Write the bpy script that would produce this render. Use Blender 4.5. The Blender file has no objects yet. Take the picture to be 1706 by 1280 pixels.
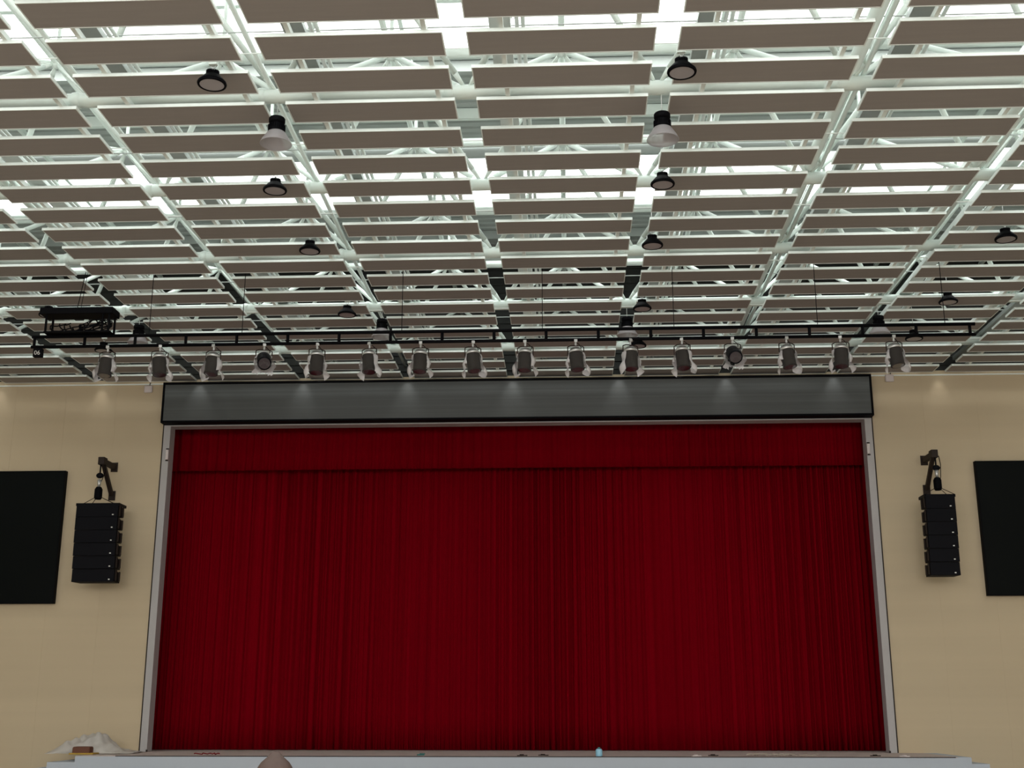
import bpy, bmesh, math, random
from mathutils import Vector, Matrix
R = math.radians; PI = math.pi
SC = bpy.context.scene; COL = SC.collection
random.seed(7)
# ---------------------------------------------------------------- camera
ZC = 1.9                                   # eye height above the hall floor
F, PITCH, YAW, ROLL = 2020.6, 0.26103, -0.04634, 0.0
_f = Vector((math.sin(YAW)*math.cos(PITCH), math.cos(YAW)*math.cos(PITCH), math.sin(PITCH)))
_r = Vector((math.cos(YAW), -math.sin(YAW), 0)); _u = _r.cross(_f)
cam_d = bpy.data.cameras.new('camera'); cam = bpy.data.objects.new('camera', cam_d); COL.objects.link(cam)
cam_d.sensor_width = 36; cam_d.lens = F*36/1706; cam_d.clip_end = 300; cam_d.clip_start = 0.05
cam.matrix_world = Matrix(((_r.x, _u.x, -_f.x, 0), (_r.y, _u.y, -_f.y, 0), (_r.z, _u.z, -_f.z, ZC), (0, 0, 0, 1)))
SC.camera = cam
def at(px, py, Y=None, Z=None):
    """point of the hall seen at a photo pixel, at depth Y or height Z (world)"""
    d = _r*((px-853)/F) + _u*((640-py)/F) + _f
    t = Y/d.y if Y is not None else (Z-ZC)/d.z
    return Vector((d.x*t, d.y*t, d.z*t+ZC))
# ---------------------------------------------------------------- world, exposure, lights
w = bpy.data.worlds.new('world'); SC.world = w; w.use_nodes = True
w.node_tree.nodes['Background'].inputs[0].default_value = (1.0, 0.985, 0.955, 1)
w.node_tree.nodes['Background'].inputs[1].default_value = 1.15
SC.view_settings.view_transform = 'Standard'; SC.view_settings.look = 'None'
SC.view_settings.exposure = 0.0; SC.view_settings.gamma = 1.0; SC.view_settings.use_curve_mapping = False
SKY_POWER = 3.4
def area(name, loc, rot, sx, sy, power, col):
    l = bpy.data.lights.new(name, 'AREA'); l.shape = 'RECTANGLE'; l.size = sx; l.size_y = sy
    l.energy = power; l.color = col
    o = bpy.data.objects.new(name, l); o.location = loc; o.rotation_euler = rot; COL.objects.link(o); return o
# added fill light from behind the camera, standing in for unseen rear daylight
area('rear_fill_light', (-1.5, -9.0, 8.4), (R(86), 0, 0), 28, 4.5, 2700, (1.0, 0.98, 0.94))
def spot(loc, target, power, size, blend, col):
    l = bpy.data.lights.new('wall_downlight', 'SPOT'); l.energy = power; l.spot_size = size; l.spot_blend = blend
    l.color = col; l.shadow_soft_size = 0.04
    o = bpy.data.objects.new('wall_downlight', l); o.location = loc
    o.rotation_euler = (Vector(target)-Vector(loc)).to_track_quat('-Z', 'Y').to_euler(); COL.objects.link(o)
# ---------------------------------------------------------------- materials
def mat(name, col, rough=0.6, metal=0.0, noise=0.0, nscale=(1, 1, 1), bump=0.0, emit=None, estr=0, alpha=None, spec=0.5, sheen=0):
    m = bpy.data.materials.new(name); m.use_nodes = True; nt = m.node_tree; b = nt.nodes['Principled BSDF']
    b.inputs['Base Color'].default_value = (*col, 1); b.inputs['Roughness'].default_value = rough
    b.inputs['Metallic'].default_value = metal; b.inputs['Specular IOR Level'].default_value = spec
    if sheen: b.inputs['Sheen Weight'].default_value = sheen
    tc = nt.nodes.new('ShaderNodeTexCoord'); mp = nt.nodes.new('ShaderNodeMapping'); mp.inputs['Scale'].default_value = nscale
    nz = nt.nodes.new('ShaderNodeTexNoise'); nz.inputs['Scale'].default_value = 1.0; nz.inputs['Detail'].default_value = 4
    nt.links.new(tc.outputs['Object'], mp.inputs[0]); nt.links.new(mp.outputs[0], nz.inputs['Vector'])
    if noise or True:
        mx = nt.nodes.new('ShaderNodeMix'); mx.data_type = 'RGBA'
        k = max(noise, 0.02)
        mx.inputs[6].default_value = (*[c*(1-k) for c in col], 1); mx.inputs[7].default_value = (*[min(1, c*(1+k)) for c in col], 1)
        nt.links.new(nz.outputs['Fac'], mx.inputs[0]); nt.links.new(mx.outputs[2], b.inputs['Base Color'])
    if bump:
        bp = nt.nodes.new('ShaderNodeBump'); bp.inputs['Strength'].default_value = bump; bp.inputs['Distance'].default_value = 0.02
        nt.links.new(nz.outputs['Fac'], bp.inputs['Height']); nt.links.new(bp.outputs[0], b.inputs['Normal'])
    if emit: b.inputs['Emission Color'].default_value = (*emit, 1); b.inputs['Emission Strength'].default_value = estr
    if alpha is not None: b.inputs['Alpha'].default_value = alpha
    return m
M = {
 'wall': mat('beige_wall_panel', (0.515, 0.413, 0.275), 0.6, noise=0.09, nscale=(0.05, 0.05, 2.6)),
 'wall_dark': mat('dark_sheet_wall', (0.028, 0.029, 0.027), 0.85, noise=0.2, nscale=(0.2, 1, 9)),
 'side': mat('side_wall_paint', (0.50, 0.45, 0.36), 0.7, noise=0.05),
 'floor': mat('hall_floor', (0.42, 0.36, 0.30), 0.4, noise=0.1, nscale=(.5, .5, .5)),
 'deck': mat('roof_deck_sheet', (0.42, 0.45, 0.43), 0.6, noise=0.08, nscale=(0.3, 2, 1)),
 'sky': mat('skylight_sheet', (0.8, 0.8, 0.8), 0.5),
 'steel': mat('white_painted_steel', (0.76, 0.84, 0.79), 0.4, noise=0.05, nscale=(2, 2, 2)),
 'steel2': mat('grey_galvanised_steel', (0.42, 0.45, 0.43), 0.45, metal=0.3, noise=0.1),
 'rail': mat('white_aluminium_rail', (0.80, 0.86, 0.83), 0.4, noise=0.03),
 'board': mat('grey_felt_board', (0.30, 0.273, 0.255), 0.85, noise=0.10, nscale=(0.7, 9, 1)),
 'black': mat('black_paint', (0.003, 0.003, 0.004), 0.6, noise=0.1, spec=0.05),
 'blackm': mat('black_metal', (0.004, 0.004, 0.006), 0.5, noise=0.1, spec=0.07),
 'bronze': mat('dark_brown_metal', (0.022, 0.014, 0.011), 0.6, noise=0.2, spec=.2),
 'lens': mat('frosted_grey_lens', (0.36, 0.34, 0.35), 0.35, noise=0.03),
 'lens_glass': mat('lamp_lens_glass', (0.03, 0.02, 0.025), 0.1, spec=0.8),
 'diff': mat('translucent_diffuser', (0.46, 0.44, 0.46), 0.4, alpha=0.6),
 'barrel': mat('brown_grey_barrel', (0.022, 0.018, 0.015), 0.7, spec=.15, noise=0.3, nscale=(9, 9, 9)),
 'silver': mat('silver_metal', (0.55, 0.55, 0.54), 0.3, metal=0.7, noise=0.2),
 'bag_thin': mat('stretched_clear_plastic', (0.7, 0.68, 0.68), 0.3, alpha=0.02, spec=.2),
 'bag': mat('bunched_clear_plastic', (0.72, 0.69, 0.70), 0.25, alpha=0.62, noise=0.2, nscale=(12, 12, 12)),
 'header': mat('dark_grey_header_panel', (0.066, 0.072, 0.072), 0.5, noise=0.35, nscale=(0.05, 1, 22)),
 'jamb': mat('pale_grey_jamb', (0.40, 0.38, 0.38), 0.5, noise=0.06, nscale=(5, 5, .5)),
 'curtain': mat('dark_red_velvet', (0.165, 0.0003, 0.005), 0.9, noise=0.35, nscale=(14, 1, 0.10), spec=0.0),
 'screen': mat('black_screen_glass', (0.003, 0.0042, 0.0042), 0.3, spec=0.06),
 'riser': mat('pale_blue_grey_riser', (0.42, 0.46, 0.52), 0.6, noise=0.06, nscale=(.4, 1, 1)),
 'stage': mat('dusty_stage_board', (0.52, 0.44, 0.41), 0.7, noise=0.25, nscale=(3, 8, 3)),
 'plastic': mat('milky_plastic_sheet', (0.62, 0.58, 0.54), 0.35, alpha=0.72, noise=0.2, nscale=(5, 5, 5)),
 'carton': mat('brown_carton', (0.12, 0.04, 0.018), 0.7, noise=0.2), 'yellow': mat('yellow_tape', (0.42, 0.26, 0.03), .6),
 'blue': mat('light_blue_plastic', (0.28, 0.55, 0.72), .4), 'teal': mat('dark_teal_scrap', (0.03, 0.14, 0.13), .6),
 'white': mat('white_plastic', (0.62, 0.55, 0.54), 0.4), 'chrome': mat('chrome_chain', (0.35, 0.34, 0.33), 0.3, metal=0.8),
 'ink': mat('pale_grey_lettering', (0.5, 0.48, 0.45), .5), 'cord': mat('beige_rope', (0.42, 0.36, 0.30), .8, noise=.3),
 'skin': mat('skin', (0.42, 0.24, 0.17), 0.5), 'hair': mat('brown_hair', (0.052, 0.027, 0.02), 0.6, noise=0.3, nscale=(40, 40, 5)),
 'shirt': mat('blue_shirt', (0.08, 0.12, 0.2), 0.8), 'trouser': mat('dark_trousers', (0.03, 0.03, 0.035), 0.8),
}
def _sky():
    m = M['sky']; nt = m.node_tree; b = nt.nodes['Principled BSDF']
    wv = nt.nodes.new('ShaderNodeTexWave'); wv.bands_direction = 'Y'; wv.inputs['Scale'].default_value = 0.55
    wv.inputs['Distortion'].default_value = 1.0; wv.inputs['Detail'].default_value = 2
    tc = nt.nodes.new('ShaderNodeTexCoord'); nt.links.new(tc.outputs['Object'], wv.inputs['Vector'])
    mr = nt.nodes.new('ShaderNodeMapRange'); mr.inputs[3].default_value = SKY_POWER*0.7; mr.inputs[4].default_value = SKY_POWER
    nt.links.new(wv.outputs['Fac'], mr.inputs[0]); nt.links.new(mr.outputs[0], b.inputs['Emission Strength'])
    b.inputs['Emission Color'].default_value = (0.96, 1.0, 0.985, 1)
_sky()
# ---------------------------------------------------------------- helpers
def tag(o, label, cat, group=None, kind=None):
    if label: o['label'] = label
    if cat: o['category'] = cat
    if group: o['group'] = group
    if kind: o['kind'] = kind
    return o
def thing(name, label, cat, loc=(0, 0, 0), group=None, rz=0):
    o = bpy.data.objects.new(name, None); o.location = loc; o.rotation_euler = (0, 0, rz); o.empty_display_size = 0.1
    COL.objects.link(o); return tag(o, label, cat, group)
class MB:
    def __init__(s): s.b = bmesh.new()
    def box(s, x0, x1, y0, y1, z0, z1, rot=None, bevel=0):
        r = bmesh.ops.create_cube(s.b, size=1); vs = r['verts']
        for v in vs: v.co = Vector(((v.co.x)*(x1-x0), (v.co.y)*(y1-y0), (v.co.z)*(z1-z0)))
        if bevel:
            es = list({e for v in vs for e in v.link_edges})
            rr = bmesh.ops.bevel(s.b, geom=es, offset=bevel, segments=2, affect='EDGES', profile=.5)
            vs = list({v for f in rr['faces'] for v in f.verts} | {v for v in vs if v.is_valid})
        c = Vector(((x0+x1)/2, (y0+y1)/2, (z0+z1)/2))
        for v in vs: v.co = (rot @ v.co if rot else v.co) + c
        return s
    def tube(s, p, q, r, n=12, r2=None, cap=True):
        p = Vector(p); q = Vector(q); d = q-p; L = d.length
        rr = bmesh.ops.create_cone(s.b, cap_ends=cap, segments=n, radius1=r, radius2=r if r2 is None else r2, depth=L)
        m = d.to_track_quat('Z', 'Y').to_matrix()
        for v in rr['verts']: v.co = m @ v.co + (p+q)/2
        return s
    def bar(s, p, q, wx, wz):
        p = Vector(p); q = Vector(q); d = q-p
        m = d.to_track_quat('Y', 'Z').to_matrix(); r = bmesh.ops.create_cube(s.b, size=1)
        for v in r['verts']: v.co = m @ Vector((v.co.x*wx, v.co.y*d.length, v.co.z*wz)) + (p+q)/2
        return s
    def lathe(s, prof, n=24, c=(0, 0, 0), m=None):
        c = Vector(c); rings = []
        for r, z in prof:
            ring = []
            for i in range(n):
                a = 2*PI*i/n; v = Vector((r*math.cos(a), r*math.sin(a), z))
                if m: v = m @ v
                ring.append(s.b.verts.new(v+c))
            rings.append(ring)
        for a, b in zip(rings, rings[1:]):
            for i in range(n): s.b.faces.new((a[i], a[(i+1) % n], b[(i+1) % n], b[i]))
        return s
    def ball(s, c, r, seg=12, sc=(1, 1, 1)):
        rr = bmesh.ops.create_uvsphere(s.b, u_segments=seg, v_segments=max(6, seg//2+2), radius=r)
        for v in rr['verts']: v.co = Vector((v.co.x*sc[0], v.co.y*sc[1], v.co.z*sc[2])) + Vector(c)
        return s
    def path(s, pts, r, n=6):
        for a, b in zip(pts, pts[1:]): s.tube(a, b, r, n)
        return s
    def build(s, name, m, parent=None, smooth=False, label=None):
        bmesh.ops.recalc_face_normals(s.b, faces=s.b.faces)
        me = bpy.data.meshes.new(name); s.b.to_mesh(me); s.b.free()
        me.materials.append(M[m] if isinstance(m, str) else m)
        if smooth:
            for f in me.polygons: f.use_smooth = len(f.vertices) <= 4
        o = bpy.data.objects.new(name, me); COL.objects.link(o)
        if parent: o.parent = parent
        if label: o['label'] = label
        return o
def struct(name, mb, m): return tag(mb.build(name, m), None, None, kind='structure')
def kids(o): return [c for c in COL.objects if c.parent == o]
def dup(root, loc=None, label=None, rz=None):
    def cp(o, par):
        c = o.copy(); COL.objects.link(c); c.parent = par
        for k in CH.get(o.name, []): cp(k, c)
        return c
    CH = {}
    for o in COL.objects:
        if o.parent: CH.setdefault(o.parent.name, []).append(o)
    r = cp(root, None)
    if loc is not None: r.location = loc
    if label: r['label'] = label
    if rz is not None: r.rotation_euler.z = rz
    return r
ORD = ['', 'first', 'second', 'third', 'fourth', 'fifth', 'sixth', 'seventh', 'eighth', 'ninth', 'tenth', 'eleventh', 'twelfth',
       'thirteenth', 'fourteenth', 'fifteenth', 'sixteenth', 'seventeenth', 'eighteenth', 'nineteenth', 'twentieth', 'twenty-first', 'twenty-second', 'twenty-third']
# ---------------------------------------------------------------- key dimensions
H = 8.183+ZC; X0 = -1.3527; P = 2.679; S = 0.8793; Y0 = 13.467; D = 30.0
ZST = ZC-1.02                              # stage height
XL, XR, ZT = -10.34, 7.62, 7.08+ZC         # outer proscenium
gx = lambda k: X0+k*P
XA, XB = -19.5, 17.0
ROOF = H+3.15
# ---------------------------------------------------------------- room shell
b = MB(); b.box(XA, XB, -9.5, D+3, -0.2, 0); struct('floor', b, 'floor')
def wall_front():
    b = MB(); y0, y1 = D, D+0.25
    for x0, x1, z0, z1 in ((XA, XL, 0, H+.06), (XR, XB, 0, H+.06), (XL, XR, ZT, H+.06), (XL, XR, 0, ZST-.125)):
        b.box(x0, x1, y0, y1, z0, z1)
    # slim raised cover strips at the board joints
    for x in [XL-1.33*k for k in range(1, 7)]+[XR+1.33*k for k in range(1, 7)]:
        b.box(x-.012, x+.012, y0-.004, y0, 0, H+.05)
    return struct('wall_front', b, 'wall')
wall_front()
def corr(b, xa, xb, ya, yb, z, pitch=0.26, amp=0.035):
    n = int(round((yb-ya)/pitch)); pitch = (yb-ya)/n; pts = []
    for i in range(n):
        y = ya+i*pitch
        pts += [(y, z), (y+pitch*.5, z), (y+pitch*.6, z+amp), (y+pitch*.9, z+amp)]
    pts.append((yb, z))
    va = [b.b.verts.new((xa, y, zz)) for y, zz in pts]; vb = [b.b.verts.new((xb, y, zz)) for y, zz in pts]
    va2 = [b.b.verts.new((xa, y, zz+.06)) for y, zz in pts]; vb2 = [b.b.verts.new((xb, y, zz+.06)) for y, zz in pts]
    for i in range(len(pts)-1):
        b.b.faces.new((va[i], va[i+1], vb[i+1], vb[i])); b.b.faces.new((va2[i], vb2[i], vb2[i+1], va2[i+1]))
    for a, c in ((va, va2), (vb, vb2)):
        for i in range(len(pts)-1): b.b.faces.new((a[i], c[i], c[i+1], a[i+1]))
    b.b.faces.new((va[0], vb[0], vb2[0], va2[0])); b.b.faces.new((va[-1], va2[-1], vb2[-1], vb[-1]))
sky_bands = [(-2.9, 0.0), (3.6, 6.5), (10.1, 13.0), (16.6, 19.5), (23.1, 26.0)]
edges = [-9.5]+[v for s in sky_bands for v in s]+[D+.25]
b = MB()
for i in range(0, len(edges), 2): corr(b, XA, XB, edges[i], edges[i+1], ROOF)
struct('ceiling', b, 'deck')
for i, (a, c) in enumerate(sky_bands):
    b = MB(); corr(b, XA, XB, a, c, ROOF); struct('window_%d' % (i+1), b, 'sky')
b = MB(); b.box(XA, XB, D+.02, D+.27, H+.06, ROOF)
for k in range(14): b.box(XA, XB, D-.02, D+.02, H+.2+k*.21, H+.29+k*.21)
struct('wall_upper', b, 'wall_dark')
b = MB(); b.box(XA-.25, XA, -9.5, D+.25, 0, ROOF); struct('wall_left', b, 'side')
b = MB(); b.box(XB, XB+.25, -9.5, D+.25, 0, ROOF); struct('wall_right', b, 'side')
for i, (a, c) in enumerate(((XA, XL-.06), (XR+.06, XB))):
    b = MB(); b.box(a, c, D-.03, D-.0005, H-.075, H-.045); struct('trim_%d' % (i+1), b, 'rail')
# ---------------------------------------------------------------- space frame
TY = [Y0+2.1*S+3.13*k-3.13 for k in range(0, 6)]         # lower cross tubes (12.2 ... 27.8)
TY = [t+.12 for t in TY]
ZL = H+.03+.08+.11; ZU = H+1.75
fr = thing('roof_space_frame', 'white tubular steel space frame with diagonal braces above the grey ceiling panels', 'roof frame', (X0, 21, ZL))
def fb(mb, name, m='steel', **k):
    o = mb.build(name, m, fr, **k); o.matrix_parent_inverse = Matrix.Translation(-Vector((X0, 21, ZL))); return o
def cham_tube(b, p, q, r):           # tube with tapered ends into ball nodes
    p = Vector(p); q = Vector(q); d = (q-p).normalized(); t = min(.35, (q-p).length*.18)
    b.tube(p+d*t, q-d*t, r, 14); b.tube(p+d*.05, p+d*t, r*.35, 14, r2=r); b.tube(q-d*t, q-d*.05, r, 14, r2=r*.35)
XG = [gx(k) for k in range(-6, 7)]
for y in TY:
    b = MB(); b.tube((XA, y, ZL), (XB, y, ZL), .105, 16)
    for x in XG: b.ball((x-.25, y, ZL), .125, 12)
    fb(b, 'cross_tube', smooth=True)
UY = [y+1.565 for y in TY]; UX = [x+P/2 for x in XG[:-1]]
for y in UY[:-1]:
    b = MB()
    for xa, xb in zip(UX, UX[1:]): cham_tube(b, (xa, y, ZU), (xb, y, ZU), .085)
    for x in UX: b.ball((x, y, ZU), .1, 10)
    fb(b, 'upper_cross_tube', smooth=True)
for k, r, dx in ((2, .10, 0.02), (3, .10, 0.0), (4, .09, .05), (5, .09, .05), (-3, .06, -.02), (-4, .06, 0), (-5, .08, 0), (-2, .035, -.08), (-1, .035, -.12)):
    b = MB(); z = ZL+.105+r*.9; x = gx(k)+dx
    b.tube((x, 11, z), (x, D-.02, z), r, 14)
    if k in (2, 3, -3, -4, 4): b.bar((x+.17, 11, z-.02), (x+.17, D-.02, z-.02), .05, .09)
    fb(b, 'chord_tube', smooth=True)
for x in UX:
    b = MB(); b.tube((x, 11, ZU), (x, D-.02, ZU), .05, 12); fb(b, 'upper_chord_tube', smooth=True)
for i, y in enumerate([11.5, 13.7, 15.6, 17.4, 19.7, 21.5, 23.2, 25.9, 27.8, 29.4]):
    b = MB(); b.box(XA, XB, y-.05, y+.05, ROOF-.22, ROOF); fb(b, 'purlin', 'steel' if i % 2 else 'steel2')
for x in UX:
    b = MB()
    for y in UY[:-1]: b.tube((x, y, ZU), (x, y, ROOF-.2), .035, 8)
    b.bar((x, 11, ROOF-.27), (x, D, ROOF-.27), .07, .1); fb(b, 'rafter_beam')
diag = []
for x in XG:
    for y in TY:
        for sx in (-1, 1):
            for sy in (-1, 1):
                xe, ye = x+sx*P/2, y+sy*1.565
                if ye < 11 or ye > D-.1 or xe < XA or xe > XB: continue
                m = ((x+xe)/2, (y+ye)/2)
                diag.append((abs(m[0]+.05*m[1])/max(m[1], 1)*9+m[1]*.55, (x, y, ZL+.02), (xe, ye, ZU)))
diag.sort(key=lambda t: t[0]); rest = MB()
def dtube(b, p, q):
    p = Vector(p); q = Vector(q); d = (q-p).normalized()
    b.tube(p+d*.3, q-d*.25, .045, 10); b.tube(p+d*.06, p+d*.3, .02, 10, r2=.045); b.tube(q-d*.25, q-d*.06, .045, 10, r2=.02)
for i, (_, p, q) in enumerate(diag):
    if i < 98: b = MB(); dtube(b, p, q); fb(b, 'diagonal_brace', smooth=True)
    else: dtube(rest, p, q)
o = fb(rest, 'diagonal_braces'); o['kind'] = 'stuff'
# longitudinal trays and pipes riding on the cross tubes
zt = ZL+.105
COLN = ['leftmost', 'second from left', 'third from left', 'fourth from left', 'fifth from left', 'fifth from right', 'fourth from right', 'third from right', 'second from right', 'rightmost']
for k in range(-5, 5):
    t = thing('cable_tray', 'pale grey metal cable tray with two pipes above the %s panel column' % COLN[k+5], 'cable tray', (gx(k)+.55, 20.5, zt), 'cable trays and pipes above the panels')
    b = MB(); b.box(-.14, .14, -9.5, 9.48, 0, .012); b.box(-.14, -.125, -9.5, 9.48, .012, .09); b.box(.125, .14, -9.5, 9.48, .012, .09); b.build('tray', 'steel2' if k % 3 else 'rail', t)
    for dx in (.22, .3):
        b = MB(); b.tube((dx, -9.5, .03), (dx, 9.48, .03), .028, 10); b.build('pipe', 'rail' if dx < .25 else 'steel', t, smooth=True)
# ---------------------------------------------------------------- panel rails (two per column) and panels
t = None
for k in range(-5, 5):
    for j, fx in enumerate((.22, .86)):
        x = gx(k)+P*fx; b = MB(); b.box(-.03, .03, -9.6, 9.44, -.0008, .08)
        o = b.build('panel_rail', 'rail'); o.location = (x, 20.5, H+.03)
        tag(o, 'white metal rail carrying the %s panel column, its %s rail' % (COLN[k+5], ('left', 'right')[j]), 'rail', 'panel carrier rails')
PW = P-.30; PD = 0.575
proto = thing('acoustic_panel', 'x', 'acoustic panel', (0, 0, -50), 'grey acoustic ceiling panels'); proto['kind'] = 'thing'
b = MB(); b.box(-PW/2+.015, PW/2-.015, .015, PD-.015, -.012, .028); b.build('board', 'board', proto)
b = MB()
b.box(-PW/2, PW/2, 0, .015, -.017, .03); b.box(-PW/2, PW/2, PD-.015, PD, -.017, .03)
b.box(-PW/2, -PW/2+.015, .015, PD-.015, -.017, .03); b.box(PW/2-.015, PW/2, .015, PD-.015, -.017, .03)
b.build('edge_frame', 'rail', proto)
first = True; PROTO_KIDS = [c for c in COL.objects if c.parent == proto]
for k in range(-5, 5):
    for n in range(-2, 19):
        x = gx(k)+P/2; y = Y0+n*S
        row = 19-n
        r = proto if first else proto.copy()
        if not first:
            COL.objects.link(r)
            for c in PROTO_KIDS:
                cc = c.copy(); COL.objects.link(cc); cc.parent = r
        first = False
        r.location = (x, y, H)
        where = 'next to the stage wall' if row == 1 else '%s row from the stage wall' % ORD[row]
        r['label'] = 'grey ceiling panel, %s column, %s' % (COLN[k+5], where)
for k in range(-4, 5):                                   # thin tie rods bridging the gaps
    t = thing('tie_rod_set', 'thin white tie rods bridging the gap left of the %s panel column' % COLN[k+5], 'tie rods', (gx(k), 20, H+.03))
    for n in (0, 3, 6, 9, 12, 15):
        y = Y0+(n+.55)*S-20; b = MB(); b.tube((-.22, y, .008), (.22, y, .008), .008, 6); b.build('tie_rod', 'rail', t)
# ---------------------------------------------------------------- proscenium
b = MB()
for x0, x1, z0, z1 in ((XL, XL+.17, ZST, ZT), (XR-.17, XR, ZST, ZT), (XL+.17, XR-.17, ZT-.09, ZT)): b.box(x0, x1, D-.035, D+.33, z0+.002, z1)
pf = thing('proscenium_frame', 'pale grey frame around the stage opening', 'frame', (XL+9, D, ZST))
def pb(b, n, m): o = b.build(n, m, pf); o.matrix_parent_inverse = Matrix.Translation(-Vector((XL+9, D, ZST))); return o
pb(b, 'casing', 'jamb')
for x0, x1 in ((XL-.03, XL), (XR, XR+.03)): b = MB(); b.box(x0, x1, D-.034, D-.001, ZST+.002, ZT); pb(b, 'dark_seal', 'bronze')
for x, s in ((XL+.172, 1), (XR-.172, -1)):
    b = MB(); b.box(x-.02, x+.02, D-.055, D-.035, ZST, ZST+.05); pb(b, 'foot', 'bronze')
hd = thing('stage_header', 'long dark grey header panel above the red curtain', 'header', (-1.36, D-.035, 7.02+ZC))
def hb(b, n, m): return b.build(n, m, hd)
b = MB(); b.box(-8.93, 8.93, -.3, -.005, .05, 1.0, bevel=.005); hb(b, 'panel', 'header')
b = MB(); b.box(-8.98, 8.98, -.32, -.005, 0, .05); b.box(-8.98, 8.98, -.32, -.005, 1.0, 1.06)
b.box(-8.98, -8.93, -.32, -.005, .05, 1.0); b.box(8.93, 8.98, -.32, -.005, .05, 1.0); hb(b, 'border', 'black')
def drape(name, x0, x1, z0, z1, y, amp, per, nz, label, seed):
    rnd = random.Random(seed); b = bmesh.new(); n = int((x1-x0)/.022)
    ph = 0; f = []; 
    for i in range(n+1):
        ph += 2*PI*.022/per*(1+.5*math.sin(i*.013+seed)+.35*rnd.uniform(-1, 1))
        f.append((ph, .6+.4*math.sin(i*.021+1.3*seed)))
    g = []
    for j in range(nz+1):
        t = j/nz; row = []
        for i in range(n+1):
            p, a = f[i]
            yy = amp*(a*math.sin(p)+.35*math.sin(2.3*p+.5*t))*(.75+.25*(1-t))+.03*math.sin(i*.006+2*t)
            row.append(b.verts.new((x0+i*(x1-x0)/n+.006*math.sin(p*.5+t*3), y+yy, z1+(z0-z1)*t)))
        g.append(row)
    for r0, r1 in zip(g, g[1:]):
        for i in range(n): b.faces.new((r0[i], r1[i], r1[i+1], r0[i+1]))
    me = bpy.data.meshes.new(name); b.to_mesh(me); b.free(); me.materials.append(M['curtain'])
    for p in me.polygons: p.use_smooth = True
    o = bpy.data.objects.new(name, me); COL.objects.link(o)
    sm = o.modifiers.new('thick', 'SOLIDIFY'); sm.thickness = .006
    tag(o, label, 'curtain'); return o
drape('stage_curtain', XL-.62, XR+.62, ZST+.01, ZT+.5, D+1.35, .085, .19, 10, 'tall pleated dark red curtain closing the whole stage opening', 3)
drape('curtain_valance', XL-.5, XR+.5, at(860, 780, Y=D+.95).z, ZT+.5, D+.95, .04, .24, 3, 'short dark red valance hanging across the top of the curtain', 5)
b = MB(); b.box(XL-.65, XR+.65, D+.88, D+1.5, ZT+.5, ZT+.56); o = b.build('curtain_track', 'blackm'); tag(o, 'dark track above the red stage curtain', 'curtain track')
b = MB(); b.box(XL-1, XR+1, D+2.4, D+2.6, 0, H+.4); b.box(XL-1.2, XL-1, D+.25, D+2.6, 0, H+.4); b.box(XR+1, XR+1.2, D+.25, D+2.6, 0, H+.4); b.box(XL-1, XR+1, D+.27, D+2.4, H+.3, H+.4); struct('wall_stage', b, 'wall_dark')
# small clamps on the jambs
for (px, py, nm, sx) in ((282.5, 758, 'left', 1), (1446.5, 748, 'right', -1)):
    p = at(px, py, Y=D-.05); x = (XL+.17 if sx > 0 else XR-.17)
    t = thing('jamb_clamp', 'small white clamp on the %s side of the stage opening, level with the valance' % nm, 'clamp', (x-.035*sx, D-.035, p.z), 'clamps on the stage frame')
    b = MB(); b.box(-.035, .035, -.05, 0, -.13, .13, bevel=.012); b.build('plate', 'white', t)
    for z in (-.15, .15): b = MB(); b.tube((-.03, -.03, z), (.04, -.03, z), .014, 8); b.box(-.012, .012, -.04, -.02, min(z, z*.8), max(z, z*.8)); b.build('bolt', 'bronze', t)
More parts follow.
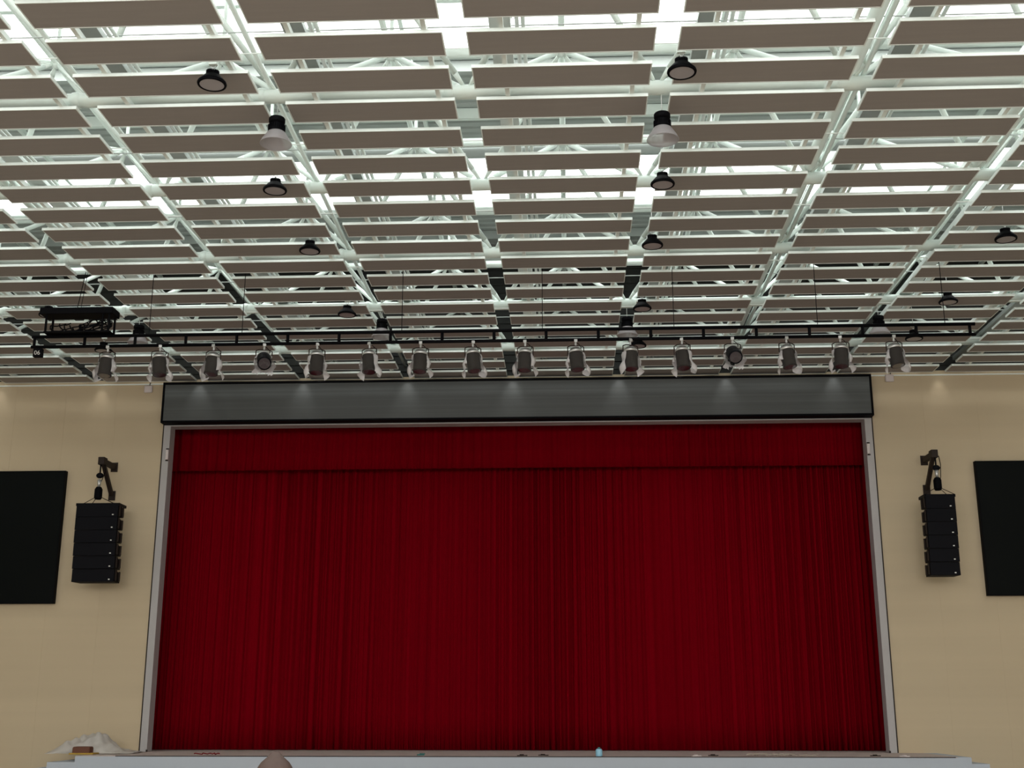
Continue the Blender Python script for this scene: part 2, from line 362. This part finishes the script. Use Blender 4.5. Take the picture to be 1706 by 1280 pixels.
# ---------------------------------------------------------------- wall things
def screen(x0, x1, z0, z1, label):
    t = thing('display_screen', label, 'screen', ((x0+x1)/2, D-.005, z0)); w2 = (x1-x0)/2; h = z1-z0
    b = MB(); b.box(-w2+.03, w2-.03, -.135, -.004, .03, h-.03); b.build('display', 'screen', t)
    b = MB(); b.box(-w2, w2, -.14, 0, 0, .03); b.box(-w2, w2, -.14, 0, h-.03, h); b.box(-w2, -w2+.03, -.14, 0, .03, h-.03); b.box(w2-.03, w2, -.14, 0, .03, h-.03); b.build('bezel', 'black', t)
screen(-18.75, -12.76, 2.50+ZC, 5.84+ZC, 'large switched-off black screen on the beige wall, left of the left speaker stack')
screen(10.03, 16.02, 2.60+ZC, 5.88+ZC, 'large switched-off black screen on the beige wall, right of the right speaker stack')
def speaker(tl, br, side, arm, label_side):
    Y = 28.9; a = at(*tl, Y=Y); c = at(*br, Y=Y); x = (a.x+c.x)/2; wdt = c.x-a.x; top = a.z; h = a.z-c.z; n = 6; dh = h/n
    t = thing('line_array_speaker', 'black hanging stack of six speaker cabinets, %s of the stage' % label_side, 'loudspeaker', (x, Y, top), 'hanging line arrays')
    sh = 0
    for i in range(n):
        z1 = -i*dh; z0 = z1-dh+.012; tilt = -R(1.1)*max(0, i-1); sh = .012*max(0, i-1)**1.5
        b = bmesh.new(); w2 = wdt/2; d = .48
        vs = [b.verts.new(v) for v in ((-w2, 0, -dh/2+.001), (w2, 0, -dh/2+.001), (w2, 0, dh/2-.001), (-w2, 0, dh/2-.001),
             (-w2*.93, d, -dh/2+.045), (w2*.93, d, -dh/2+.045), (w2*.93, d, dh/2-.045), (-w2*.93, d, dh/2-.045))]
        for f in ((0, 1, 2, 3), (5, 4, 7, 6), (0, 4, 5, 1), (3, 2, 6, 7), (1, 5, 6, 2), (0, 3, 7, 4)): b.faces.new([vs[q] for q in f])
        bmesh.ops.bevel(b, geom=b.edges[:], offset=.003, segments=1, affect='EDGES')
        m = Matrix.Translation((0, sh, z1-dh/2)) @ Matrix.Rotation(tilt, 4, 'X')
        for v in b.verts: v.co = m @ v.co
        mb = MB(); mb.b.free(); mb.b = b; cab = mb.build('cabinet', 'black', t)
        g = MB(); g.box(-w2+.005, w2-.005, sh-.014, sh-.001, z0-.006, z1-.004); g.build('grille', 'blackm', cab)
        l = MB(); lx = w2-.12; l.box(lx-.02, lx+.02, sh-.018, sh-.014, z0+.035, z0+.06); l.build('badge', 'silver', cab, label='small silver badge')
        for s2 in (-1, 1):
            for ya, yb, q in ((.06, .14, .02), (.30, .36, .04)): e = MB(); e.box(s2*w2-.015, s2*w2+.015, sh+ya, sh+yb, z0+.03, z1-q); e.build('rigging_plate', 'bronze', cab)
    b = MB(); b.box(-wdt/2, wdt/2, .0, .05, 0, .035); b.box(-wdt/2, wdt/2, .43, .48, 0, .035); b.box(-.03, .03, .05, .43, 0, .04)
    for s2 in (-1, 1): b.box(s2*wdt/2-.02, s2*wdt/2+.02, 0, .48, -.03, .035)
    b.build('top_frame', 'blackm', t)
    # hoist and slings
    tip = at(*arm, Y=Y+.24); tip.z -= .0; ax = tip.x
    hoist = thing('chain_hoist', 'black chain hoist with hook above the %s speaker stack' % label_side, 'hoist', (ax-side*.02, Y+.24, top+.035), 'chain hoists over the speakers')
    dz = tip.z-top-.035; L = dz
    dx = x-hoist.location.x
    b = MB(); apex = (0, 0, .22)
    for sx in (-1, 1):
        for sy in (-1, 1): b.tube((dx+sx*.36, sy*.2, .0), apex, .008, 6)
    b.build('wire_sling', 'bronze', hoist)
    b = MB(); b.lathe([(0, .12), (.07, .13), (.095, .17), (.095, .38), (.06, .44), (0, .45)], 16); b.build('motor', 'black', hoist, smooth=True)
    b = MB(); b.box(-.05, .07, -.07, .07, .15, .35, bevel=.01); b.build('gearbox', 'blackm', hoist)
    b = MB(); b.tube((0, 0, .44), (0, 0, .62), .035, 10, r2=.05); b.build('chain_bag', 'silver', hoist, smooth=True, label='pale grey bag')
    b = MB()
    zz = .60
    while zz < L-.05: b.tube((0, 0, zz), (0, 0, zz+.03), .014 if int(zz*100) % 2 else .009, 6); zz += .03
    b.build('chain', 'chrome', hoist)
    b = MB(); b.ball((0, 0, L*.66), .085, 14, (1.1, .8, .85)); b.tube((0, 0, L*.7), (0, 0, L-.02), .02, 8); b.build('hook_block', 'blackm', hoist, smooth=True)
    b = MB(); pts = [(.09, .02, L-.05), (.12, .03, L*.75), (.05+.05*side*-1, .04, L*.45), (.03, .03, .2)]; b.path(pts, .01); b.build('power_cable', 'black', hoist)
    # wall bracket
    wx = ax-side*.0
    br_ = thing('speaker_bracket', 'dark brown triangular steel bracket holding the %s speaker hoist' % label_side, 'bracket', (wx, D, tip.z), 'speaker brackets')
    b = MB(); b.bar((0, -.90, 0), (0, -.02, 0), .11, .12); b.build('arm', 'bronze', br_)
    b = MB(); b.bar((0, -.74, -.06), (0, -.05, -.72), .09, .09); b.build('brace', 'bronze', br_)
    for pz in (0, -.735): b = MB(); b.box(-.085, .085, -.025, 0, pz-.12, pz+.12); b.build('mounting_plate', 'bronze', br_)
    b = MB(); b.box(-.08, .08, -.92, -.70, -.1, .09, bevel=.01); b.build('end_block', 'bronze', br_)
speaker((128, 841), (187, 969), 1, (170, 768), 'left')
speaker((1541, 826), (1603, 958), -1, (1556, 756), 'right')
for px, py, lab in ((247, 648.5, 'small white rounded box high on the beige wall, left of the grey header'), (1482, 630, 'small white rounded box high on the beige wall, right of the grey header')):
    p = at(px, py, Y=D-.04); t = thing('wireless_box', lab, 'box', (p.x, D, p.z), 'white boxes on the wall')
    b = MB(); b.box(-.11, .11, -.07, 0, -.1, .1, bevel=.034); b.build('housing', 'white', t, smooth=False)
    b = MB(); b.tube((.03, -.03, .1), (.04, -.03, .17), .012, 6); b.tube((.04, -.03, .17), (.04, -.005, .17), .012, 6); b.build('cable_stub', 'bronze', t)
for k in range(-5, 5):
    p = (gx(k), D-.78, H-.0)
    inside = XL < gx(k) < XR; spot((gx(k), D-(.56 if inside else .24), H+.10), (gx(k), D-(.3 if inside else 0), H-1.0), 17 if inside else 7, R(58), 1.0, (1, .98, .95))
# ---------------------------------------------------------------- stage
YS = 27.45
xr_end = at(1618, 1257, Y=YS).x; xl_end = at(125, 1262, Y=YS).x
st = thing('stage', 'low stage with pale blue-grey front and dusty top running below the red curtain', 'stage', (-1.3, YS, 0))
def sb(b, n, m, **k): o = b.build(n, m, st, **k); o.matrix_parent_inverse = Matrix.Translation(-Vector((-1.3, YS, 0))); return o
b = MB(); b.box(xl_end, xr_end, YS, D-.006, 0, ZST-.04); sb(b, 'riser', 'riser')
b = MB(); b.box(xl_end, xr_end-.28, YS+.03, D-.006, ZST-.04, ZST); sb(b, 'deck', 'stage')
b = MB(); b.box(xl_end, xr_end, YS, YS+.03, ZST-.04, ZST-.012); b.box(xr_end-.28, xr_end, YS+.03, D-.006, ZST-.04, ZST); sb(b, 'edge_coping', 'riser')
b = MB(); b.box(XL, XR, D-.003, D+.25, ZST-.12, ZST-.001); b.box(XL-1, XR+1, D+.25, D+2.4, ZST-.12, ZST-.001); struct('floor_stage', b, 'stage')
b = MB(); b.box(xl_end+.9, xr_end-.33, YS-.006, YS+.03, ZST-.012, ZST+.003); sb(b, 'nosing', 'bronze', label='thin dark nosing strip')
for i in range(1, 7):
    z = ZST-.135*i
    if z < .05: break
    b = MB(); b.box(xr_end+.37*(i-1), xr_end+.37*i, YS, D-.006, 0, z); sb(b, 'step', 'riser')
    b = MB(); b.box(xl_end-.62-.37*(i-1) if i > 1 else xl_end-.62, xl_end-.37*(i-2)-.62 if i > 1 else xl_end, YS, D-.006, 0, z); sb(b, 'step', 'riser')
# plastic heap and box
p = at(160, 1262, Y=28.6)
c = thing('cardboard_box', 'crushed red-brown box with a yellow edge under plastic on the left end of the stage', 'box', (at(137, 1259, Y=28.3).x, 28.3, ZST))
b = MB(); b.box(-.2, .2, -.14, .16, 0, .17, rot=Matrix.Rotation(R(4), 3, 'Z'), bevel=.035); b.build('body', 'carton', c)
b = MB(); b.box(-.24, .32, -.2, .2, 0, .035, bevel=.01); b.build('tape_edge', 'yellow', c, label='yellow edge')
def heap():
    b = bmesh.new(); n, m = 44, 24; rnd = random.Random(4); g = []
    for j in range(m+1):
        row = []
        for i in range(n+1):
            u, v = i/n, j/m; x = -.75+2.0*u; y = -.35+1.0*v
            hgt = .36*math.exp(-(abs(x-.02)/.58)**3)*math.sin(PI*v)**.6+.12*math.exp(-((x-.7)/.5)**2)*math.sin(PI*v)
            hgt *= 1+.14*math.sin(9*u+5*v)+.12*math.sin(23*u-11*v)+.08*math.sin(47*u+19*v)
            row.append(b.verts.new((x+.02*math.sin(17*v+4*u), y+.03*math.sin(13*u), max(.006, hgt)+.012*rnd.random())))
        g.append(row)
    for a, c_ in zip(g, g[1:]):
        for i in range(n): b.faces.new((a[i], a[i+1], c_[i+1], c_[i]))
    me = bpy.data.meshes.new('plastic_sheet'); b.to_mesh(me); b.free(); me.materials.append(M['plastic'])
    for q in me.polygons: q.use_smooth = True
    o = bpy.data.objects.new('plastic_sheet', me); COL.objects.link(o); o.location = (at(140, 1258, Y=28.9).x, 28.78, ZST)
    sm = o.modifiers.new('thick', 'SOLIDIFY'); sm.thickness = .003
    tag(o, 'crumpled milky plastic sheet heaped on the left end of the stage', 'plastic sheet')
heap()
t = thing('blue_bottle', 'small light blue bottle standing at the stage edge right of centre', 'bottle', (at(998, 1256, Y=YS+.2).x, YS+.2, ZST))
b = MB(); b.lathe([(0, 0), (.07, 0), (.075, .02), (.075, .13), (.05, .16), (0, .16)], 14); b.build('bottle_body', 'blue', t, smooth=True)
b = MB(); b.tube((0, 0, .16), (0, 0, .19), .03, 10); b.build('cap', 'teal', t)
b = MB(); b.box(-.08, .08, -.05, .05, 0, .03, rot=Matrix.Rotation(R(12), 3, 'Z'), bevel=.008); b.box(-.02, .1, -.06, .0, .03, .05, bevel=.005)
o = b.build('teal_scrap', 'teal'); o.location = (at(701, 1256, Y=YS+.5).x, YS+.5, ZST); tag(o, 'small dark teal scrap on the stage edge, left of centre', 'scrap')
def rope(px, py, y, n, spread, label, m='cord', r=.012, seed=1, name='rope_offcut'):
    rnd = random.Random(seed); b = MB(); pts = []; a = 0
    for i in range(n):
        a += rnd.uniform(-.9, .9); pts.append(Vector((spread*(i/n-.5)+.07*math.sin(a*2+i), .09*math.sin(a+i*.7), r+.035*abs(math.sin(i*1.3+seed)))))
    b.path(pts, r); o = b.build(name, m); q = at(px, py, Y=y); o.location = (q.x, y, ZST); tag(o, label, 'rope' if m == 'cord' else 'scrap')
rope(1285, 1254, YS+.6, 40, 1.0, 'tangled pale rope lying on the stage edge towards the right', seed=2)
rope(1325, 1256, YS+.35, 16, 1.0, 'thin straggling rope end right of the tangled rope', seed=5, r=.009)
rope(345, 1258, YS+.5, 12, .5, 'dark red thread scrap on the stage edge at the left', 'curtain', .01, 7, 'thread_scrap')
for i, (px, col, lab) in enumerate(((870, 'bronze', 'brown torn strip on the stage edge just left of centre'), (905, 'bronze', 'brown torn strip on the stage edge just left of the blue bottle'),
        (1160, 'white', 'white paper scrap on the stage edge between the blue bottle and the tangled rope'), (1190, 'bronze', 'dark chip on the stage edge left of the tangled rope'), (1507, 'white', 'small white block at the foot of the right jamb'),
        (1462, 'bronze', 'dark chip on the stage edge near the right jamb'))):
    rnd = random.Random(i); b = MB(); b.box(-.11, .11, -.03, .03, 0, .018, rot=Matrix.Rotation(R(rnd.uniform(-25, 25)), 3, 'Z')); b.box(-.05, .03, -.035, .02, .018, .035, rot=Matrix.Rotation(R(30), 3, 'Z'))
    o = b.build('debris_scrap', col); o.location = (at(px, 1256, Y=YS+.35).x, YS+.35+.2*(i % 2), ZST); tag(o, lab, 'scrap')
# ---------------------------------------------------------------- lighting bar
YB = 22.10; pT0 = at(54, 561, Y=YB); pT1 = at(1624, 540.5, Y=YB); pB0 = at(52, 578, Y=YB)
xb0, xb1 = pT0.x, pT1.x; zt_, zb_ = (pT0.z+pT1.z)/2, pB0.z
zb_ = (at(52, 578, Y=YB).z+at(1626, 557.5, Y=YB).z)/2
bar = thing('lighting_bar', 'long black ladder-shaped lighting bar hung below the ceiling in front of the stage', 'lighting bar', ((xb0+xb1)/2, YB, zb_))
hw = (xb1-xb0)/2; dzb = zt_-zb_
for z in (0, dzb): b = MB(); b.tube((-hw, 0, z), (hw, 0, z), .034, 10); b.build('rail', 'black', bar, smooth=True)
NV = 19
for i in range(NV): x = -hw+.05+(2*hw-.15)*i/(NV-1); b = MB(); b.tube((x, 0, 0), (x, 0, dzb), .03, 8); b.build('rung', 'black', bar, smooth=True)
for x in (-hw+2.3, -4.9, -1.8, .9, 3.4, 6.1, hw-.55):
    b = MB(); b.tube((x, 0, dzb), (x, 0, H+.14-zb_), .007, 6); b.build('hanger_wire', 'blackm', bar)
PXS = [181, 268, 357, 441, 529, 616, 701, 788, 875, 959, 1050, 1136, 1220, 1310, 1400, 1489]
ztop = 0
def spotlamp(kind, seed):
    rnd = random.Random(seed)
    t = thing('stage_spotlight', 'x', 'stage light', (0, 0, 0), 'bagged stage lights on the black bar')
    b = MB(); b.tube((0, 0, .0), (0, 0, -.10), .022, 8); b.box(-.035, .035, -.045, .045, -.03, .035, bevel=.006); b.build('hook_clamp', 'silver', t)
    b = MB(); pts = [(-.17, 0, -.32), (-.17, 0, -.13), (-.1, 0, -.1), (.1, 0, -.1), (.17, 0, -.13), (.17, 0, -.32)]; b.path(pts, .011, 8); b.build('yoke', 'bronze', t)
    tilt = R(rnd.uniform(-7, 7)) if kind else 0
    lean = R(58) if kind == 2 else R(8)
    m = Matrix.Rotation(tilt, 3, 'Y') @ Matrix.Rotation(-lean, 3, 'X')   # the mouth swings to the hall
    c0 = (0, 0, -.30)
    b = MB(); b.lathe([(0, .13), (.10, .13), (.135, .10), (.145, .02), (.14, -.30), (.148, -.32), (.148, -.34), (.0, -.34)], 20, c0, m); b.build('barrel', 'barrel' if kind != 2 else 'blackm', t, smooth=True)
    b = MB(); b.lathe([(.0, .16), (.06, .16), (.075, .13)], 14, c0, m); b.lathe([(.15, .03), (.155, .03), (.155, .07), (.14, .09), (.10, .14), (.09, .12), (.13, .08), (.15, .03)], 20, c0, m); b.build('heatsink_ring', 'silver', t, smooth=True, label='silvery ring')
    b = MB(); b.lathe([(0, -.342), (.12, -.342), (.12, -.346), (0, -.346)], 18, c0, m); b.build('lens', 'lens_glass', t)
    # loose clear bag
    bm_ = bmesh.new(); rings = []
    for j in range(11):
        u = j/10; z = .02-.44*u; ring = []
        for i in range(22):
            a = 2*PI*i/22; r = .155+.02*abs(math.sin(2.5*a+seed))*u+.07*(.25+u)*abs(math.cos(a))**3*(1+.5*math.sin(9*u+seed+a))+.008*math.sin(5*a+7*u+seed)+.006*rnd.random()
            v = Vector((r*math.cos(a), r*math.sin(a), z-.06*u*u*math.sin(3*a+seed))); v = Matrix.Rotation(tilt, 3, 'Y') @ Matrix.Rotation(-lean*.6, 3, 'X') @ v
            ring.append(bm_.verts.new(v+Vector(c0)))
        rings.append(ring)
    for a_, b_ in zip(rings, rings[1:]):
        for i in range(22): bm_.faces.new((a_[i], a_[(i+1) % 22], b_[(i+1) % 22], b_[i]))
    mb = MB(); mb.b.free(); mb.b = bm_; bo = mb.build('plastic_bag', 'bag', t, smooth=True, label='clear plastic bag'); bo.data.materials.append(M['bag_thin'])
    for q in bo.data.polygons:
        nx = abs(q.center.x)/max(.01, math.hypot(q.center.x, q.center.y)); q.material_index = 1 if (nx < .86) else 0
    b = MB(); b.path([(.0, .02, 0), (.08, .05, -.06), (.13, .08, -.12), (.07, .1, -.2)], .008); b.build('power_lead', 'black', t)
    for c_ in kids(t): c_.data.transform(Matrix.Scale(.9, 4))
    return t
L1 = spotlamp(1, 1); L2 = spotlamp(1, 5); L3 = spotlamp(2, 3); usedp = set()
for i, px in enumerate(PXS):
    src = L3 if px in (441, 1220) else (L1 if i % 2 else L2)
    if src.name in usedp: o = dup(src)
    else: o = src; usedp.add(src.name)
    p = at(px, 570, Y=YB); o.location = (p.x, YB, zb_-.03)
    o.rotation_euler.z = R([0, 14, -11, 6, 21, -17][i % 6]) if src is not L3 else (R(16) if px == 441 else 0)
    order = 'leftmost' if i == 0 else 'rightmost' if i == 15 else ('%s from the left' % ORD[i+1] if i < 8 else '%s from the right' % ORD[16-i])
    o['label'] = ('dark stage light facing the hall in clear plastic, %s on the bar' if src is L3 else 'brown-grey stage light in a clear plastic bag, %s on the black bar') % order
# small number box under the left end
p = at(63, 588, Y=YB-.02)
nb = thing('number_box', 'small black box marked 06 under the left end of the lighting bar', 'box', (p.x, YB, p.z))
b = MB(); b.box(-.085, .085, -.05, .05, -.085, .085, bevel=.006); b.build('box_body', 'black', nb)
b = MB(); b.box(-.04, -.03, -.01, .01, .07, zb_-p.z+.036); b.box(.03, .04, -.01, .01, .07, zb_-p.z+.036); b.build('strap', 'silver', nb)
fc = bpy.data.curves.new('lettering', 'FONT'); fc.body = '06'; fc.size = .12; fc.extrude = .002; fc.align_x = 'CENTER'; fc.align_y = 'CENTER'
fo = bpy.data.objects.new('lettering', fc); COL.objects.link(fo); fo.data.materials.append(M['ink']); fo.parent = nb; fo.location = (0, -.053, -.01); fo.rotation_euler = (R(90), 0, 0)
bpy.context.view_layer.update(); _me = bpy.data.meshes.new_from_object(fo.evaluated_get(bpy.context.evaluated_depsgraph_get())); _n = bpy.data.objects.new('number', _me); COL.objects.link(_n); _n.parent = nb; _n.location = fo.location; _n.rotation_euler = fo.rotation_euler; bpy.data.objects.remove(fo)
# cable basket above the left of the bar
c0 = at(78, 558, Y=YB); c1 = at(187, 558, Y=YB); zc1 = at(130, 517, Y=YB).z; zc0 = zt_+.034
cb = thing('cable_basket', 'black open basket full of looped cables sitting on the left of the lighting bar', 'cable basket', ((c0.x+c1.x)/2, YB, zc0)); w2 = (c1.x-c0.x)/2; hh = zc1-zc0
b = MB(); b.box(-w2-.1, w2+.04, -.2, .2, hh-.13, hh, bevel=.01); b.build('top_tray', 'black', cb)
b = MB(); b.box(-w2, w2, -.17, .17, 0, .03); b.build('bottom_tray', 'black', cb)
for sx in (-1, 1):
    for sy in (-1, 1): b = MB(); b.box(sx*(w2-.03)-.018, sx*(w2-.03)+.018, sy*.15-.015, sy*.15+.015, .03, hh-.13); b.build('post', 'black', cb)
b = MB(); b.box(w2-.17, w2-.14, -.16, -.13, .03, hh-.13); b.build('post', 'black', cb)
rnd = random.Random(11)
for i in range(9):
    b = MB(); pts = []; a0 = rnd.uniform(0, 6); x0 = rnd.uniform(-.6, .45)*w2*1.2; rx = rnd.uniform(.15, .42)*w2*1.5; rz_ = rnd.uniform(.05, .14)
    for k in range(15):
        a = a0+k*.42; pts.append((max(-w2+.05, min(w2-.05, x0+rx*math.cos(a)+.02*k)), -.1+.2*i/9, max(.05, min(hh-.15, .16+rz_*math.sin(a*1.1)+.03*math.sin(a*2.7)))))
    b.path(pts, .012); b.build('cable_loop', 'black', cb)
b = MB(); top = at(126, 455, Y=YB-1.1)
b.tube((-.1, 0, hh-.02), (.02, -.02, H+.12-zc0), .008, 6); b.tube((-.04, .03, hh-.02), (.04, .02, H+.12-zc0), .006, 6); b.build('hanging_wire', 'blackm', cb)
# ---------------------------------------------------------------- high bay lamps
ZLA = 7.85+ZC; HC = H+.50
def highbay_a():
    t = thing('high_bay_lamp', 'x', 'high bay lamp', (0, 0, 0), 'black dish high bay lamps')
    # origin: centre of the lens plane
    b = MB(); b.lathe([(.205, 0), (.212, .012), (.205, .035), (.19, .05), (.135, .115), (.10, .145), (.10, .15), (0, .15)], 28); b.build('reflector', 'black', t, smooth=True)
    b = MB(); b.lathe([(.205, 0), (.205, -.008), (.175, -.008), (.175, .004)], 28); b.build('rim', 'black', t, smooth=True)
    b = MB(); b.lathe([(0, .002), (.178, .002), (.178, -.003), (0, -.003)], 28); b.build('lens', 'lens', t)
    b = MB()
    for i in range(12):
        a = PI*i/12; b.box(-.095, .095, -.004, .004, .15, .215, rot=Matrix.Rotation(a, 3, 'Z'))
    b.lathe([(0, .15), (.05, .15), (.05, .22), (.03, .235), (0, .235)], 14); b.build('heatsink', 'black', t)
    b = MB(); b.tube((0, 0, .235), (0, 0, .27), .014, 8); b.path([(.0, 0, .26), (.03, 0, .28), (.03, 0, .31), (0, 0, .33), (-.03, 0, .31), (-.03, 0, .28), (0, 0, .26)], .006); b.build('hook', 'silver', t)
    b = MB(); b.tube((0, 0, 0), (0, 0, 1), .006, 6); b.build('hanging_rod', 'silver', t).location = (0, 0, .32)
    for c_ in kids(t):
        if not c_.name.startswith('hanging_rod'): c_.data.transform(Matrix.Scale(.91, 4))
    b = MB(); b.box(-.055, .055, -.03, .03, H-.05-ZLA, H+.03-ZLA, bevel=.005); b.build('junction_box', 'steel', t)
    return t
def highbay_b():
    t = thing('high_bay_lamp', 'x', 'high bay lamp', (0, 0, 0), 'high bay lamps with frosted shades')
    b = MB(); b.lathe([(0, .22), (.07, .22), (.075, .235), (.11, .24), (.115, .255), (.115, .30), (.105, .315), (0, .315)], 24); b.build('driver_housing', 'black', t, smooth=True)
    b = MB()
    b.lathe([(0, .10), (.115, .10), (.12, .12), (.09, .22), (0, .22)], 24)
    for i in range(12):
        a = PI*i/12; b.box(-.122, .122, -.004, .004, .11, .20, rot=Matrix.Rotation(a, 3, 'Z'))
    b.build('heatsink', 'black', t)
    b = MB(); b.lathe([(.11, .10), (.125, .09), (.20, -.03), (.225, -.085), (.221, -.09), (.195, -.03), (.12, .085)], 30); b.build('frosted_shade', 'diff', t, smooth=True)
    b = MB(); b.lathe([(0, .095), (.10, .095), (.10, .088), (0, .088)], 20); b.build('lens', 'lens', t)
    b = MB(); b.tube((0, 0, 0), (0, 0, 1), .007, 6); b.build('hanging_rod', 'silver', t).location = (0, 0, .313)
    return t
LA = highbay_a(); LB = highbay_b()
def put(src, used, px, py, Z, label, snap):
    o = dup(src) if used else src
    p = at(px, py, Z=Z)
    if snap: y = min(TY, key=lambda v: abs(v-p.y)); p = at(px, py, Y=y); up = ZL-.09     # straight under a cross tube
    else:                                                # rod passes up through the gap between two panel rows
        y = Y0+S*(math.floor((p.y-Y0)/S-.32)+.828); p = at(px, py, Y=y); up = HC
    rod = [c for c in COL.objects if c.parent == o and c.name.startswith('hanging_rod')][0]; rod.scale.z = up-p.z-.31
    o.location = p; o['label'] = label; return p
A_ = [(353, 141, 'nearest black dish lamp on the left, over the front seats'), (458, 318, 'black dish lamp on the left, second from the camera'), (516, 419, 'black dish lamp on the left, third from the camera'),
      (578, 525, 'black dish lamp left of centre, just above the lighting bar'), (1136, 121, 'nearest black dish lamp, right of centre at the top'), (1104, 308, 'black dish lamp right of centre, below the frosted one'),
      (1087, 410, 'black dish lamp right of centre, third of its line from the camera'), (1070, 515, 'black dish lamp right of centre, just above the lighting bar'), (1676, 399, 'black dish lamp at the far right edge'),
      (1580, 504, 'black dish lamp at the right, above the right end of the lighting bar'), (1523, 565, 'small black dish lamp at the right, behind the lighting bar near its end'), (1063, 577, 'small black dish lamp behind the bar right of centre'),
      (172, 585, 'small black dish lamp behind the leftmost stage light'), (80, 526, 'black dish lamp behind the left end of the cable basket')]
B_ = [(460, 231, 'high bay lamp with black top and frosted shade, nearest on the left'), (1104, 224, 'high bay lamp with black top and frosted shade, right of centre at the top'), (636, 556, 'frosted-shade lamp behind the lighting bar, left of centre'),
      (1045, 553, 'frosted-shade lamp behind the lighting bar, right of centre'), (1465, 551, 'frosted-shade lamp behind the lighting bar at the right'), (230, 566, 'frosted-shade lamp behind the lighting bar at the left')]
rows_ = []
for src, L in ((LA, A_), (LB, B_)):
    for i, (px, py, lab) in enumerate(L):
        p = put(src, i > 0, px, py, ZLA, lab, src is LB)
        if src is LA:
            for c in rows_:
                if abs(c[0]-p.y) < .12: c[1].append(p.y); break
            else: rows_.append([p.y, [p.y]])
for i, (y, ys) in enumerate(sorted(rows_, key=lambda c: c[0])):
    ym = sum(ys)/len(ys); b = MB(); b.tube((XA, 0, 0), (XB, 0, 0), .011, 6)
    o = b.build('suspension_cable', 'steel2'); o.location = (0, ym, HC)
    tag(o, 'thin grey cable crossing above the panels and carrying dish lamps, %s from the camera' % ORD[i+1], 'cable', 'lamp suspension cables')
# ---------------------------------------------------------------- person in front whose hair tip shows at the bottom edge
def person():
    Yp = 7.0; tip = at(458.5, 1252.5, Y=Yp); z = tip.z-.07
    t = thing('person', 'person before the stage, only the brown hair peak showing at the bottom edge', 'person', (tip.x, Yp, 0))
    hz = z-.12
    V = {'pel': ((0, 0, .92*z/1.6), .15), 'wai': ((0, .01, 1.05*z/1.6), .125), 'che': ((0, .0, 1.25*z/1.6), .145), 'nec': ((0, .01, 1.37*z/1.6), .062), 'hd0': ((0, -.01, 1.44*z/1.6), .075), 'hd1': ((0, 0, 1.52*z/1.6), .085)}
    E = [('pel', 'wai'), ('wai', 'che'), ('che', 'nec'), ('nec', 'hd0'), ('hd0', 'hd1')]
    for s, n in ((-1, 'l'), (1, 'r')):
        V['sh'+n] = ((s*.17, .0, 1.31*z/1.6), .06); V['el'+n] = ((s*.23, .03, 1.05*z/1.6), .043); V['wr'+n] = ((s*.24, -.03, .84*z/1.6), .03); V['ha'+n] = ((s*.24, -.05, .77*z/1.6), .035)
        V['hi'+n] = ((s*.09, 0, .86*z/1.6), .09); V['kn'+n] = ((s*.1, -.02, .48*z/1.6), .06); V['an'+n] = ((s*.1, .02, .09), .042); V['to'+n] = ((s*.12, -.13, .035), .035)
        E += [('che', 'sh'+n), ('sh'+n, 'el'+n), ('el'+n, 'wr'+n), ('wr'+n, 'ha'+n), ('pel', 'hi'+n), ('hi'+n, 'kn'+n), ('kn'+n, 'an'+n), ('an'+n, 'to'+n)]
        for k in range(4):
            f1 = 'f%s%d' % (n, k); V[f1] = ((s*.24, -.075+.018*k, .72*z/1.6), .009); V[f1+'b'] = ((s*.232, -.08+.018*k, (.675+.006*abs(k-1.5))*z/1.6), .007)
            E += [('ha'+n, f1), (f1, f1+'b')]
        V['t'+n] = ((s*.225, -.095, .75*z/1.6), .01); V['t'+n+'b'] = ((s*.22, -.11, .715*z/1.6), .008); E += [('ha'+n, 't'+n), ('t'+n, 't'+n+'b')]
    def skin(name, keys, m, grow=0):
        ks = [k for k in V if k in keys]; me = bpy.data.meshes.new(name)
        me.from_pydata([V[k][0] for k in ks], [(ks.index(a), ks.index(c)) for a, c in E if a in ks and c in ks], [])
        o = bpy.data.objects.new(name, me); COL.objects.link(o); o.parent = t
        o.modifiers.new('skin', 'SKIN'); sv = me.skin_vertices[0].data
        for i, k in enumerate(ks): sv[i].radius = (V[k][1]+grow,)*2; sv[i].use_root = (i == 0)
        s = o.modifiers.new('sub', 'SUBSURF'); s.levels = 2; s.render_levels = 2; me.materials.append(M[m]); return o
    skin('body', list(V), 'skin')
    skin('shirt', ['wai', 'che', 'pel', 'shl', 'shr', 'ell', 'elr'], 'shirt', .014)
    skin('trousers', ['pel', 'hil', 'hir', 'knl', 'knr', 'anl', 'anr'], 'trouser', .012)
    b = MB(); zz = 1.48*z/1.6
    b.ball((0, -.005, zz), .098, 20, (.9, 1.08, 1.15)); b.ball((0, -.108, zz-.02), .014, 8, (.8, 1, 1.3))
    for s in (-1, 1): b.ball((s*.09, 0, zz-.01), .024, 8, (.4, .8, 1.2))
    b.build('head', 'skin', t, smooth=True)
    b = MB()
    for s in (-1, 1): b.ball((s*.033, -.1, zz+.01), .011, 8)
    b.box(-.022, .022, -.105, -.095, zz-.062, zz-.055); b.build('face_features', 'bronze', t)
    b = MB(); tz = tip.z
    prof = [(.004, tz), (.022, tz-.006), (.048, tz-.032), (.078, tz-.058), (.094, tz-.082), (.104, tz-.105), (.112, tz-.14), (.112, tz-.2), (.09, tz-.25), (0, tz-.25)]
    b.lathe(prof, 26, (0, .012, 0)); h = b.build('hair', 'hair', t, smooth=True)
person()
